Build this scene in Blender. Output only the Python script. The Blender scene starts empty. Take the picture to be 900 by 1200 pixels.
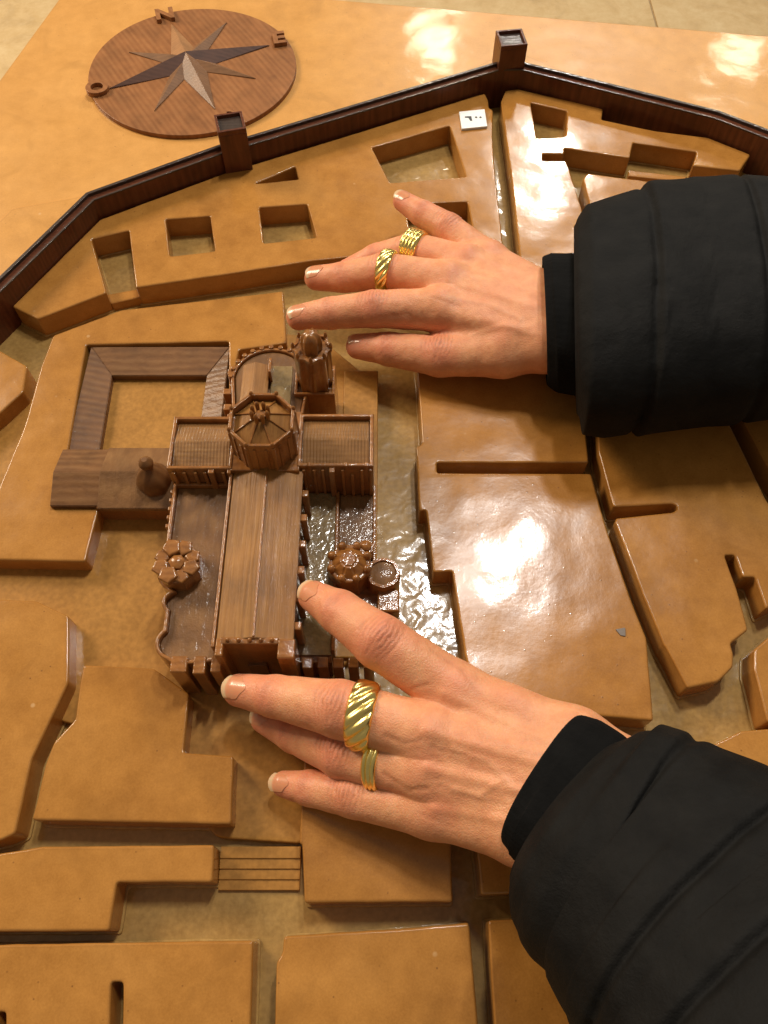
import bpy, bmesh, math, random
import numpy as np
from mathutils import Vector, noise as mnoise

random.seed(7); np.random.seed(7)
S = bpy.context.scene
C = S.collection
R = math.radians

# ------------------------------------------------------------------ camera
F_PX, CAM_H, PITCH = 940.0, 0.49, R(61.3)          # focal length for a 900 x 1200 picture, eye height, tilt
cd = bpy.data.cameras.new('camera'); cam = bpy.data.objects.new('camera', cd); C.objects.link(cam)
cam.location = (0, 0, CAM_H); cam.rotation_euler = (R(90) - PITCH, 0, 0)
cd.sensor_fit = 'VERTICAL'; cd.sensor_height = 36.0; cd.lens = 36.0 * F_PX / 1200.0
cd.clip_start = 0.01; cd.clip_end = 60
S.camera = cam
S.render.resolution_x, S.render.resolution_y = 768, 1024

# ------------------------------------------------------------------ room light
w = bpy.data.worlds.new('World'); S.world = w; w.use_nodes = True
bg = w.node_tree.nodes['Background']; bg.inputs[0].default_value = (1.0, 0.87, 0.70, 1); bg.inputs[1].default_value = 0.21
def lamp(name, loc, target, size, power, col, size_y=None):
    l = bpy.data.lights.new(name, 'AREA'); l.energy = power; l.color = col; l.size = size
    if size_y: l.shape = 'RECTANGLE'; l.size_y = size_y
    o = bpy.data.objects.new(name, l); C.objects.link(o); o.location = loc
    o.rotation_euler = (Vector(target) - Vector(loc)).to_track_quat('-Z', 'Y').to_euler()
    return o
lamp('ceiling_lamp', (0.48, 1.29, 2.2), (0.05, 0.25, 0), 0.08, 17, (1.0, 0.98, 0.94), 0.24)
lamp('ceiling_lamp', (0.15, 1.06, 2.2), (0.02, 0.20, 0), 0.08, 14, (1.0, 0.98, 0.94), 0.20)
lamp('ceiling_lamp', (0.80, 3.38, 2.2), (0.1, 0.5, 0), 0.20, 26, (1.0, 0.95, 0.86))
lamp('ceiling_lamp', (0.30, 4.45, 2.2), (0.0, 0.6, 0), 0.22, 11, (1.0, 0.86, 0.66))
lamp('ceiling_lamp', (1.97, 4.35, 2.2), (0.2, 0.6, 0), 0.22, 9, (1.0, 0.86, 0.66))
lamp('ceiling_lamp', (-2.3, 1.8, 1.7), (-0.25, 0.7, 0), 1.0, 84, (1.0, 0.83, 0.62))
S.view_settings.view_transform = 'Standard'; S.view_settings.look = 'None'
S.view_settings.exposure = 0.0; S.view_settings.gamma = 1.0; S.view_settings.use_curve_mapping = False
S.render.engine = 'CYCLES'

# ------------------------------------------------------------------ helpers
def P(px, py, z=0.0):
    """point at height z seen at picture position (px, py) of the calibrated camera"""
    x = (px - 450) / F_PX; y = (600 - py) / F_PX
    d = (x, math.cos(PITCH) + y * math.sin(PITCH), -math.sin(PITCH) + y * math.cos(PITCH))
    t = (z - CAM_H) / d[2]
    return Vector((d[0] * t, d[1] * t, z))
def L2(pts, z): return [tuple(P(x, y, z)[:2]) for x, y in pts]
WL = {}
def attach(o, parent, loc):
    WL[o.name] = Vector(loc)
    o.location = Vector(loc) - (WL[parent.name] if parent else Vector((0, 0, 0)))
    if parent: o.parent = parent
def tag(o, label, cat, group=None):
    o['label'] = label; o['category'] = cat
    if group: o['group'] = group
    return o
def struct(o): o['kind'] = 'structure'; return o
def empty(name, loc, label, cat, group=None):
    o = bpy.data.objects.new(name, None); C.objects.link(o); o.empty_display_size = 0.02
    attach(o, None, loc); return tag(o, label, cat, group)
def finish(me, angle=35):
    for p in me.polygons: p.use_smooth = True
    me.set_sharp_from_angle(angle=R(angle))
def obj(name, me, mat, parent=None, loc=(0, 0, 0), angle=35):
    me.materials.clear(); me.materials.append(mat)
    finish(me, angle)
    o = bpy.data.objects.new(name, me); C.objects.link(o); attach(o, parent, loc); return o

def wnorm(o):
    m_ = o.modifiers.new('weighted_normal', 'WEIGHTED_NORMAL'); m_.keep_sharp = True; m_.weight = 100; return o
def fillet(loop, r, n=3):
    out = []; N = len(loop)
    for i in range(N):
        a = Vector(loop[i - 1]); b = Vector(loop[i]); c = Vector(loop[(i + 1) % N])
        d1 = a - b; d2 = c - b
        rr = min(r, d1.length * .35, d2.length * .35)
        p1 = b + d1.normalized() * rr; p2 = b + d2.normalized() * rr
        for k in range(n + 1):
            t = k / n
            out.append(tuple(p1 * (1 - t) ** 2 + b * 2 * t * (1 - t) + p2 * t * t))
    return out
def wobble(loop, amp, step=0.007):
    out = []; N = len(loop)
    for i in range(N):
        a = Vector(loop[i]); b = Vector(loop[(i + 1) % N]); n = max(1, int((b - a).length / step))
        for k in range(n):
            p = a.lerp(b, k / n)
            q = Vector((p.x * 90, p.y * 90, 3.1)); q2 = Vector((p.x * 90, p.y * 90, 9.7))
            out.append((p.x + amp * mnoise.noise(q), p.y + amp * mnoise.noise(q2)))
    return out
def slab_mesh(loops, z0, z1, bev, res=2):
    cu = bpy.data.curves.new('tmp', 'CURVE'); cu.dimensions = '2D'; cu.fill_mode = 'BOTH'
    cu.extrude = (z1 - z0) / 2 - bev; cu.bevel_depth = bev; cu.bevel_resolution = res; cu.offset = -bev
    for lp in loops:
        s = cu.splines.new('POLY'); s.points.add(len(lp) - 1); s.use_cyclic_u = True
        for p, q in zip(s.points, lp): p.co = (q[0], q[1], 0, 1)
    o = bpy.data.objects.new('tmp', cu); C.objects.link(o)
    dg = bpy.context.evaluated_depsgraph_get(); dg.update()
    me = bpy.data.meshes.new_from_object(o.evaluated_get(dg))
    bpy.data.objects.remove(o); bpy.data.curves.remove(cu)
    bm = bmesh.new(); bm.from_mesh(me); bmesh.ops.remove_doubles(bm, verts=bm.verts, dist=1e-6)
    bmesh.ops.recalc_face_normals(bm, faces=bm.faces); bm.to_mesh(me); bm.free()
    return me
def slab(name, loops, z0, z1, mat, parent=None, bev=.0008, fil=.0012, wob=0.0):
    """a flat piece: outline (first loop) with holes (the others), between two heights, edges rounded"""
    if isinstance(loops[0][0], (int, float)): loops = [loops]
    cx = sum(p[0] for p in loops[0]) / len(loops[0]); cy = sum(p[1] for p in loops[0]) / len(loops[0])
    ls = []
    for lp in loops:
        q = fillet(lp, fil) if fil else list(lp)
        if wob: q = wobble(q, wob)
        ls.append([(x - cx, y - cy) for x, y in q])
    me = slab_mesh(ls, z0, z1, bev)
    me.transform(__import__('mathutils').Matrix.Translation((0, 0, (z1 - z0) / 2)))
    return wnorm(obj(name, me, mat, parent, (cx, cy, z0)))
def rect(x0, x1, y0, y1): return [(x0, y0), (x1, y0), (x1, y1), (x0, y1)]
def box(name, x0, x1, y0, y1, z0, z1, mat, parent=None, bev=.0006): return slab(name, rect(x0, x1, y0, y1), z0, z1, mat, parent, bev, bev)
def ngon(cx, cy, r, n, ph=0.0): return [(cx + r * math.cos(ph + 2 * math.pi * i / n), cy + r * math.sin(ph + 2 * math.pi * i / n)) for i in range(n)]
def solid(name, verts, faces, mat, parent=None, bev=.0004, angle=30):
    c = sum((Vector(v) for v in verts), Vector()) / len(verts); c.z = min(v[2] for v in verts)
    bm = bmesh.new(); vs = [bm.verts.new(Vector(v) - c) for v in verts]
    for f in faces: bm.faces.new([vs[i] for i in f])
    bmesh.ops.recalc_face_normals(bm, faces=bm.faces)
    if bev: bmesh.ops.bevel(bm, geom=list(bm.edges), offset=bev, segments=2, affect='EDGES', clamp_overlap=True)
    me = bpy.data.meshes.new(name); bm.to_mesh(me); bm.free()
    return wnorm(obj(name, me, mat, parent, c, angle))
def gable(name, x0, x1, y0, y1, ze, zr, axis, mat, parent, thick=.004):
    if axis == 'y':
        xm = (x0 + x1) / 2
        v = [(x0, y0, ze - thick), (x1, y0, ze - thick), (x1, y0, ze), (xm, y0, zr), (x0, y0, ze),
             (x0, y1, ze - thick), (x1, y1, ze - thick), (x1, y1, ze), (xm, y1, zr), (x0, y1, ze)]
    else:
        ym = (y0 + y1) / 2
        v = [(x0, y0, ze - thick), (x0, y1, ze - thick), (x0, y1, ze), (x0, ym, zr), (x0, y0, ze),
             (x1, y0, ze - thick), (x1, y1, ze - thick), (x1, y1, ze), (x1, ym, zr), (x1, y0, ze)]
    f = [(0, 1, 2, 3, 4), (9, 8, 7, 6, 5), (0, 5, 6, 1), (1, 6, 7, 2), (2, 7, 8, 3), (3, 8, 9, 4), (4, 9, 5, 0)]
    return solid(name, v, f, mat, parent)
def lathe(name, cx, cy, prof, mat, parent, n=24, lobes=0, amp=0, z0=None):
    vs, fs = [], []
    for r, z in prof:
        for i in range(n):
            a = 2 * math.pi * i / n; rr = r * (1 + amp * math.cos(lobes * a)) if lobes else r
            vs.append((rr * math.cos(a), rr * math.sin(a), z - prof[0][1]))
    m = len(prof)
    for j in range(m - 1):
        for i in range(n): fs.append((j * n + i, j * n + (i + 1) % n, (j + 1) * n + (i + 1) % n, (j + 1) * n + i))
    fs.append(tuple(range(n))[::-1]); fs.append(tuple((m - 1) * n + i for i in range(n)))
    me = bpy.data.meshes.new(name); me.from_pydata(vs, [], fs)
    return obj(name, me, mat, parent, (cx, cy, prof[0][1]), 40)
def inset(loop, d):
    """move a counter-clockwise outline inwards"""
    N = len(loop); A = sum(loop[i][0] * loop[(i + 1) % N][1] - loop[(i + 1) % N][0] * loop[i][1] for i in range(N))
    sg = 1 if A > 0 else -1; out = []
    for i in range(N):
        a = Vector(loop[i - 1]); b = Vector(loop[i]); c = Vector(loop[(i + 1) % N])
        e1 = (b - a).normalized(); e2 = (c - b).normalized()
        n1 = Vector((-e1.y, e1.x)) * sg; n2 = Vector((-e2.y, e2.x)) * sg
        n = (n1 + n2); n = n.normalized() if n.length > 1e-6 else n1
        k = d / max(.4, n.dot(n1)); out.append(tuple(b + n * k))
    return out

# ------------------------------------------------------------------ materials
def mat(name):
    m = bpy.data.materials.new(name); m.use_nodes = True; nt = m.node_tree
    return m, nt, nt.nodes['Principled BSDF']
def N(nt, t, **k):
    n = nt.nodes.new(t)
    for a, b in k.items(): setattr(n, a, b)
    return n
def coords(nt, scale=(1, 1, 1), rot=(0, 0, 0), rnd=True):
    tc = N(nt, 'ShaderNodeTexCoord'); mp = N(nt, 'ShaderNodeMapping')
    mp.inputs['Scale'].default_value = scale
    src = tc.outputs['Object']
    if rot[2]:
        vr = N(nt, 'ShaderNodeVectorRotate', rotation_type='Z_AXIS'); vr.inputs['Angle'].default_value = rot[2]; nt.links.new(src, vr.inputs['Vector']); src = vr.outputs[0]
    if rnd:
        oi = N(nt, 'ShaderNodeObjectInfo'); ad = N(nt, 'ShaderNodeVectorMath', operation='ADD')
        sc = N(nt, 'ShaderNodeVectorMath', operation='SCALE'); sc.inputs[3].default_value = 3.0
        cb = N(nt, 'ShaderNodeCombineXYZ')
        for i in range(3): nt.links.new(oi.outputs['Random'], cb.inputs[i])
        nt.links.new(cb.outputs[0], sc.inputs[0]); nt.links.new(src, ad.inputs[0]); nt.links.new(sc.outputs[0], ad.inputs[1])
        nt.links.new(ad.outputs[0], mp.inputs['Vector'])
    else: nt.links.new(src, mp.inputs['Vector'])
    return mp.outputs[0]
def tex_noise(nt, vec, scale, detail=4, rough=.55, dist=0):
    n = N(nt, 'ShaderNodeTexNoise'); n.inputs['Scale'].default_value = scale; n.inputs['Detail'].default_value = detail
    n.inputs['Roughness'].default_value = rough; n.inputs['Distortion'].default_value = dist; nt.links.new(vec, n.inputs['Vector']); return n.outputs['Fac']
def ramp(nt, fac, stops):
    r = N(nt, 'ShaderNodeValToRGB'); e = r.color_ramp.elements
    while len(e) < len(stops): e.new(.5)
    for el, (p, c) in zip(e, stops): el.position = p; el.color = tuple(c) + (1,) if len(c) == 3 else c
    nt.links.new(fac, r.inputs[0]); return r.outputs[0]
def mixc(nt, fac, a, b, blend='MIX'):
    m = N(nt, 'ShaderNodeMix', data_type='RGBA', blend_type=blend)
    for s, i in ((fac, 0), (a, 6), (b, 7)):
        if hasattr(s, 'links'): nt.links.new(s, m.inputs[i])
        else: m.inputs[i].default_value = (s if i == 0 else tuple(s) + (1,))
    return m.outputs[2]
def math2(nt, op, a, b):
    m = N(nt, 'ShaderNodeMath', operation=op)
    for s, i in ((a, 0), (b, 1)):
        if hasattr(s, 'links'): nt.links.new(s, m.inputs[i])
        else: m.inputs[i].default_value = s
    return m.outputs[0]
def bump(nt, bs, h, dist, strength=1.0, prev=None, coat=True):
    b = N(nt, 'ShaderNodeBump'); b.inputs['Distance'].default_value = dist; b.inputs['Strength'].default_value = strength
    nt.links.new(h, b.inputs['Height'])
    if prev: nt.links.new(prev, b.inputs['Normal'])
    nt.links.new(b.outputs[0], bs.inputs['Normal'])
    if coat: nt.links.new(b.outputs[0], bs.inputs['Coat Normal'])
    return b.outputs[0]

def resin(name, c0, c1, c2, speck=.5, rough=(.22, .42), wav=.0006, coat=.5):
    """cast, tinted, hand-polished resin stone: mottled, speckled, slightly uneven"""
    m, nt, bs = mat(name); v = coords(nt)
    big = tex_noise(nt, v, 14, 5, .6); mid = tex_noise(nt, v, 70, 5, .65); fine = tex_noise(nt, v, 900, 3, .6)
    col = ramp(nt, big, [(.3, c0), (.52, c1), (.75, c2)])
    col = mixc(nt, .36, col, ramp(nt, mid, [(.3, [x * .8 for x in c0]), (.7, [x * 1.12 for x in c2])]))
    col = mixc(nt, .14, col, ramp(nt, fine, [(.3, [x * .55 for x in c0]), (.7, [min(1, x * 1.25) for x in c2])]))
    vo = N(nt, 'ShaderNodeTexVoronoi'); vo.inputs['Scale'].default_value = 150; nt.links.new(v, vo.inputs['Vector'])
    sp = ramp(nt, vo.outputs['Distance'], [(0.0, (1, 1, 1)), (.03, (.9, .9, .9)), (.10, (0, 0, 0))])
    sel = ramp(nt, tex_noise(nt, v, 60, 2), [(.47, (0, 0, 0)), (.55, (1, 1, 1))])
    col = mixc(nt, math2(nt, 'MULTIPLY', math2(nt, 'MULTIPLY', sp, sel), min(1, speck * 1.6)), col, (.12, .046, .013))
    vo2 = N(nt, 'ShaderNodeTexVoronoi'); vo2.inputs['Scale'].default_value = 60; nt.links.new(v, vo2.inputs['Vector'])
    sp2 = ramp(nt, vo2.outputs['Distance'], [(0.0, (1, 1, 1)), (.05, (1, 1, 1)), (.1, (0, 0, 0))])
    sel2 = ramp(nt, tex_noise(nt, v, 33, 2), [(.58, (0, 0, 0)), (.66, (1, 1, 1))])
    col = mixc(nt, math2(nt, 'MULTIPLY', math2(nt, 'MULTIPLY', sp2, sel2), .35), col, (.75, .52, .28))
    bv = N(nt, 'ShaderNodeBevel', samples=4); bv.inputs['Radius'].default_value = .0035      # rubbed, darker varnish along the rims
    ge = N(nt, 'ShaderNodeNewGeometry'); dp = N(nt, 'ShaderNodeVectorMath', operation='DOT_PRODUCT')
    nt.links.new(bv.outputs[0], dp.inputs[0]); nt.links.new(ge.outputs['Normal'], dp.inputs[1])
    ed = ramp(nt, dp.outputs['Value'], [(.80, (1, 1, 1)), (.995, (0, 0, 0))])
    col = mixc(nt, math2(nt, 'MULTIPLY', ed, math2(nt, 'MULTIPLY', mid, 1.1)), col, (.17, .060, .012))
    scr = N(nt, 'ShaderNodeTexNoise'); scr.inputs['Scale'].default_value = 9; scr.inputs['Detail'].default_value = 6; scr.inputs['Distortion'].default_value = 2.5; nt.links.new(v, scr.inputs['Vector'])
    col = mixc(nt, math2(nt, 'MULTIPLY', ramp(nt, scr.outputs['Fac'], [(.56, (0, 0, 0)), (.72, (1, 1, 1))]), .35), col, [x * .62 for x in c0])
    nt.links.new(col, bs.inputs['Base Color'])
    rg = N(nt, 'ShaderNodeMapRange'); rg.inputs[3].default_value = rough[0]; rg.inputs[4].default_value = rough[1]
    bs.inputs['Specular IOR Level'].default_value = .35
    nt.links.new(tex_noise(nt, v, 30, 4, .7), rg.inputs[0]); nt.links.new(rg.outputs[0], bs.inputs['Roughness'])
    bs.inputs['Coat Weight'].default_value = coat; bs.inputs['Coat Roughness'].default_value = .07
    b0 = bump(nt, bs, tex_noise(nt, v, 13, 2, .5), wav * 5)
    b1 = bump(nt, bs, tex_noise(nt, v, 45, 3, .5), wav * .35, 1, b0)
    b2 = bump(nt, bs, tex_noise(nt, v, 260, 4, .6), .00005, 1, b1)
    bump(nt, bs, sp, .00006, .5, b2)
    return m
M = {}
M['block'] = resin('honey_resin', (.33, .132, .023), (.42, .180, .034), (.50, .232, .053), rough=(.13, .30), wav=.0005, coat=.25)
M['outer'] = resin('outer_resin', (.55, .258, .058), (.61, .296, .074), (.66, .335, .094), .4, (.26, .45), .0003, .2)

def street_mat(name, c0, c1, wave, wsc, rough, coat=1.0):
    m, nt, bs = mat(name); v = coords(nt, rnd=False)
    col = ramp(nt, tex_noise(nt, v, 22, 5, .65), [(.3, c0), (.7, c1)])
    col = mixc(nt, .3, col, ramp(nt, tex_noise(nt, v, 300, 3), [(.3, [x * .6 for x in c0]), (.7, [x * 1.3 for x in c1])]))
    nt.links.new(col, bs.inputs['Base Color']); bs.inputs['Roughness'].default_value = rough; bs.inputs['Specular IOR Level'].default_value = .15
    bs.inputs['Coat Weight'].default_value = coat; bs.inputs['Coat Roughness'].default_value = .11
    b1 = bump(nt, bs, tex_noise(nt, v, wsc, 1.5, .45, .4), wave)
    bump(nt, bs, tex_noise(nt, v, wsc * 4.2, 2, .5), wave * .07, 1, b1)
    return m
M['street'] = street_mat('street_resin', (.31, .172, .046), (.41, .250, .078), .00070, 85, .34, .7)
M['plaza'] = street_mat('plaza_resin', (.32, .145, .026), (.43, .205, .045), .0003, 70, .45, .3)

def wood(name, c0, c1, c2, scale=(30, 260, 260), rot=(0, 0, 0), rings=.6, rough=.32, coat=.7, bmp=.00025, lines=0, ldir=0, fin=.00020):
    m, nt, bs = mat(name); v = coords(nt, scale, rot)
    g = tex_noise(nt, v, 1.0, 5, .6, .8); wv = N(nt, 'ShaderNodeTexWave', wave_type='BANDS', bands_direction='Y')
    wv.inputs['Scale'].default_value = .35; wv.inputs['Distortion'].default_value = 5; wv.inputs['Detail'].default_value = 3
    nt.links.new(v, wv.inputs['Vector'])
    f = math2(nt, 'ADD', math2(nt, 'MULTIPLY', g, 1 - rings * .5), math2(nt, 'MULTIPLY', wv.outputs['Fac'], rings * .5))
    col = ramp(nt, f, [(.28, c0), (.52, c1), (.8, c2)])
    vb = coords(nt); blot = tex_noise(nt, vb, 45, 4, .6)
    col = mixc(nt, .5, col, ramp(nt, blot, [(.3, [x * .55 for x in c1]), (.7, [min(1, x * 1.35) for x in c1])]))
    nt.links.new(col, bs.inputs['Base Color']); bs.inputs['Roughness'].default_value = rough; bs.inputs['Specular IOR Level'].default_value = .22
    bs.inputs['Coat Weight'].default_value = coat; bs.inputs['Coat Roughness'].default_value = .10
    h = f
    if lines:
        vl = coords(nt, rnd=False); w2 = N(nt, 'ShaderNodeTexWave', wave_type='BANDS', bands_direction='XYZ'[ldir])
        w2.inputs['Scale'].default_value = lines; w2.inputs['Distortion'].default_value = .6; w2.inputs['Detail'].default_value = 2
        nt.links.new(vl, w2.inputs['Vector']); h = math2(nt, 'ADD', f, math2(nt, 'MULTIPLY', w2.outputs['Fac'], 1.3))
    b1 = bump(nt, bs, h, bmp)
    bump(nt, bs, tex_noise(nt, vb, 230, 3, .6), fin, 1, b1)
    return m
M['wall'] = wood('dark_red_wood', (.050, .014, .006), (.110, .031, .012), (.175, .056, .021), (260, 260, 22), rings=.4, rough=.36, coat=.25, bmp=.0001)
M['wall_top'] = wood('dark_walk_wood', (.03, .018, .012), (.055, .034, .024), (.09, .06, .045), rings=.3, rough=.4, bmp=.0003)
M['church'] = wood('church_wood', (.165, .059, .012), (.29, .110, .024), (.42, .182, .045), (220, 220, 26), rings=.45, coat=.85, fin=.00032)
M['church_roof'] = wood('church_roof_wood', (.13, .051, .012), (.285, .125, .030), (.44, .222, .062), (480, 15, 200), rings=.25, rough=.5, coat=.04, bmp=.00035, fin=.00012)
M['roof_lines'] = wood('lined_roof_wood', (.17, .075, .022), (.26, .122, .038), (.37, .195, .066), (60, 300, 120), rings=.3, lines=150, ldir=0, bmp=.00022, rough=.42, coat=.3)
M['roof_dark'] = wood('aisle_roof_wood', (.125, .053, .017), (.20, .092, .030), (.30, .155, .056), (240, 40, 120), rings=.6, bmp=.0003, rough=.45, coat=.55, fin=.00045)
M['pebble'] = street_mat('pebbled_resin', (.19, .118, .045), (.28, .190, .082), .00045, 330, .3)
M['cloister'] = wood('cloister_wood', (.105, .042, .013), (.18, .078, .025), (.28, .145, .055), (60, 160, 120), rings=.5, rough=.5, coat=.15)
M['disc'] = wood('compass_disc_wood', (.19, .070, .022), (.28, .112, .037), (.36, .165, .060), (18, 170, 150), (0, 0, R(58)), rings=.5, rough=.45, coat=.1, bmp=.00004, fin=.00003)
M['dark_point'] = wood('walnut_point', (.060, .024, .012), (.105, .042, .022), (.15, .066, .036), rings=.4, rough=.5, coat=.08, bmp=.00003, fin=.00003)
M['light_point'] = wood('pale_point', (.27, .120, .042), (.34, .160, .058), (.41, .21, .082), rings=.4, rough=.5, coat=.08, bmp=.00003, fin=.00003)
M['mid_point'] = wood('brown_point', (.14, .062, .025), (.21, .098, .040), (.28, .14, .06), rings=.4, rough=.5, coat=.08, bmp=.00003, fin=.00003)

def plain(name, col, rough=.5, metal=0.0, coat=0.0):
    m, nt, bs = mat(name); bs.inputs['Base Color'].default_value = tuple(col) + (1,); bs.inputs['Roughness'].default_value = rough
    bs.inputs['Metallic'].default_value = metal; bs.inputs['Coat Weight'].default_value = coat
    v = coords(nt); f = tex_noise(nt, v, 400, 4, .6)
    nt.links.new(mixc(nt, .12, col, ramp(nt, f, [(.3, [x * .6 for x in col]), (.7, [min(1, x * 1.3) for x in col])])), bs.inputs['Base Color'])
    if not metal: bump(nt, bs, f, .00006)
    return m
M['white'] = plain('white_plastic', (.80, .79, .75), .35, 0, .3)
M['black'] = plain('black_print', (.02, .02, .02), .5)
M['grey'] = plain('grey_chip', (.17, .13, .10), .5)
M['gold'] = plain('gold', (1.0, .76, .26), .26, 1.0)

def stone_mat():
    m, nt, bs = mat('beige_stone'); v = coords(nt)
    a = tex_noise(nt, v, 7, 6, .65, 1.2); b = tex_noise(nt, v, 40, 5, .7)
    col = ramp(nt, a, [(.28, (.52, .35, .16)), (.5, (.70, .48, .22)), (.75, (.80, .60, .32))])
    col = mixc(nt, .3, col, ramp(nt, b, [(.3, (.46, .32, .15)), (.7, (.78, .63, .40))]))
    nt.links.new(col, bs.inputs['Base Color']); bs.inputs['Roughness'].default_value = .55
    bump(nt, bs, b, .0006); return m
M['stone'] = stone_mat(); M['mortar'] = plain('mortar', (.50, .38, .22), .9)

def fabric(name, col, rough, wsc, bmp):
    m, nt, bs = mat(name); v = coords(nt, rnd=False)
    f = tex_noise(nt, v, 60, 4, .6)
    nt.links.new(ramp(nt, f, [(.3, [x * .65 for x in col]), (.7, [x * 1.5 for x in col])]), bs.inputs['Base Color'])
    bs.inputs['Roughness'].default_value = rough
    bs.inputs['Specular IOR Level'].default_value = .14
    b1 = bump(nt, bs, tex_noise(nt, v, wsc, 3, .7), bmp, 1, None, False)
    bump(nt, bs, tex_noise(nt, v, 34, 5, .65), .0022, .9, b1, False); return m
M['jacket'] = fabric('black_jacket_cloth', (.0056, .0051, .0044), .72, 1300, .00022)
M['cuff'] = fabric('black_knit', (.0035, .0034, .0033), .95, 1100, .0002)

def skin_mat():
    m, nt, bs = mat('skin'); at = N(nt, 'ShaderNodeAttribute', attribute_name='tint'); v = coords(nt, rnd=False)
    sep = N(nt, 'ShaderNodeSeparateColor'); nt.links.new(at.outputs['Color'], sep.inputs[0])
    base = ramp(nt, tex_noise(nt, v, 95, 5, .65), [(.3, (.63, .262, .120)), (.55, (.74, .345, .165)), (.75, (.79, .405, .21))])
    base = mixc(nt, sep.outputs['Red'], base, (.66, .220, .118))
    base = mixc(nt, sep.outputs['Green'], base, (.30, .085, .032))
    base = mixc(nt, sep.outputs['Blue'], base, (.50, .25, .13))
    nt.links.new(base, bs.inputs['Base Color'])
    bs.inputs['Subsurface Weight'].default_value = .35; bs.inputs['Subsurface Radius'].default_value = (1.0, .35, .18); bs.inputs['Subsurface Scale'].default_value = .0022
    bs.inputs['Roughness'].default_value = .46; bs.inputs['Specular IOR Level'].default_value = .4
    vo = N(nt, 'ShaderNodeTexVoronoi', feature='DISTANCE_TO_EDGE'); vo.inputs['Scale'].default_value = 620
    wp = N(nt, 'ShaderNodeVectorMath', operation='ADD'); nz = N(nt, 'ShaderNodeTexNoise'); nz.inputs['Scale'].default_value = 180
    sc = N(nt, 'ShaderNodeVectorMath', operation='SCALE'); sc.inputs[3].default_value = .004
    nt.links.new(v, nz.inputs['Vector']); nt.links.new(nz.outputs['Color'], sc.inputs[0]); nt.links.new(v, wp.inputs[0]); nt.links.new(sc.outputs[0], wp.inputs[1])
    nt.links.new(wp.outputs[0], vo.inputs['Vector'])
    b1 = bump(nt, bs, ramp(nt, vo.outputs['Distance'], [(0, (0, 0, 0)), (.25, (1, 1, 1))]), .00010, .8, None, False)
    bump(nt, bs, tex_noise(nt, v, 240, 4, .65), .00035, .8, b1, False)
    return m
M['skin'] = skin_mat()
def nail_mat():
    m, nt, bs = mat('nail'); at = N(nt, 'ShaderNodeAttribute', attribute_name='tint')
    sep = N(nt, 'ShaderNodeSeparateColor'); nt.links.new(at.outputs['Color'], sep.inputs[0])
    nt.links.new(mixc(nt, sep.outputs['Red'], (.62, .25, .12), (.66, .44, .25)), bs.inputs['Base Color'])
    bs.inputs['Roughness'].default_value = .28; bs.inputs['Subsurface Weight'].default_value = .2; bs.inputs['Subsurface Scale'].default_value = .001
    bs.inputs['Coat Weight'].default_value = .3; return m
M['nail'] = nail_mat()

# ------------------------------------------------------------------ setting: floor, table, ground of the model
ZF = -0.80
fl = struct(solid('floor', [(-4, -1, ZF - .05), (4, -1, ZF - .05), (4, 7, ZF - .05), (-4, 7, ZF - .05), (-4, -1, ZF - .006), (4, -1, ZF - .006), (4, 7, ZF - .006), (-4, 7, ZF - .006)],
     [(0, 3, 2, 1), (4, 5, 6, 7), (0, 1, 5, 4), (1, 2, 6, 5), (2, 3, 7, 6), (3, 0, 4, 7)], M['mortar'], None, 0))
tile0 = None
for i in range(-4, 3):
    for j in range(-2, 5):
        x0 = .752 + i * 1.0 - (.5 if j % 2 else 0); y0 = 1.55 + j * 1.0
        if tile0 is None:
            t = slab('floor_tile', rect(0, .994, 0, .994), -.02, 0, M['stone'], None, .0015, .003); tile0 = t
            t.parent = fl; base_off = Vector((-.307, -.307, 0))
        else:
            t = tile0.copy(); C.objects.link(t); t.parent = fl
        t.location = Vector((x0 + .497, y0 + .497, ZF - .02)) - WL[fl.name]

HB = 0.020                                   # height of the city blocks above the streets
OG = 0.012                                   # ground outside the walls
tab_l = [(-.3702, .7372), (-.3404, .8713)]   # left edge of the board; the far edge is nearly square to it
far_a, far_b = Vector((-.0446, .8713)), Vector((.3865, .8081))
dL = (Vector(tab_l[1]) - Vector(tab_l[0])).normalized(); dF = (far_b - far_a).normalized()
def isect(p, d, q, e):
    k = d.x * e.y - d.y * e.x; r = q - p
    return p + d * ((r.x * e.y - r.y * e.x) / k)
cornerA = isect(Vector(tab_l[0]), dL, far_a, dF)
cornerB = cornerA + dF * 1.05; cornerC = cornerB - dL * 1.25; cornerD = cornerA - dL * 1.25
struct(slab('table_board', [tuple(p) for p in (cornerD, cornerC, cornerB, cornerA)], -.06, -.004, M['outer'], None, .002, .004))
ins = [cornerD + (dF + dL) * .004, cornerC + (dL - dF) * .004, cornerB - (dF + dL) * .004, cornerA + (dF - dL) * .004]
struct(slab('street_ground', [tuple(p) for p in ins], -.0035, 0, M['street'], None, .0005, .003))
WALL = [(-.372, .290), (-.289, .440), (-.237, .538), (-.137, .596), (.107, .712), (.126, .712), (.291, .642), (.325, .619), (.47, .515)]
og = [tuple(p) for p in WALL]
og_loop = [(-.5, .06)] + [(x - .002, y + .004) for x, y in WALL] + [(.62, .40), tuple(cornerB), tuple(cornerA)]
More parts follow.
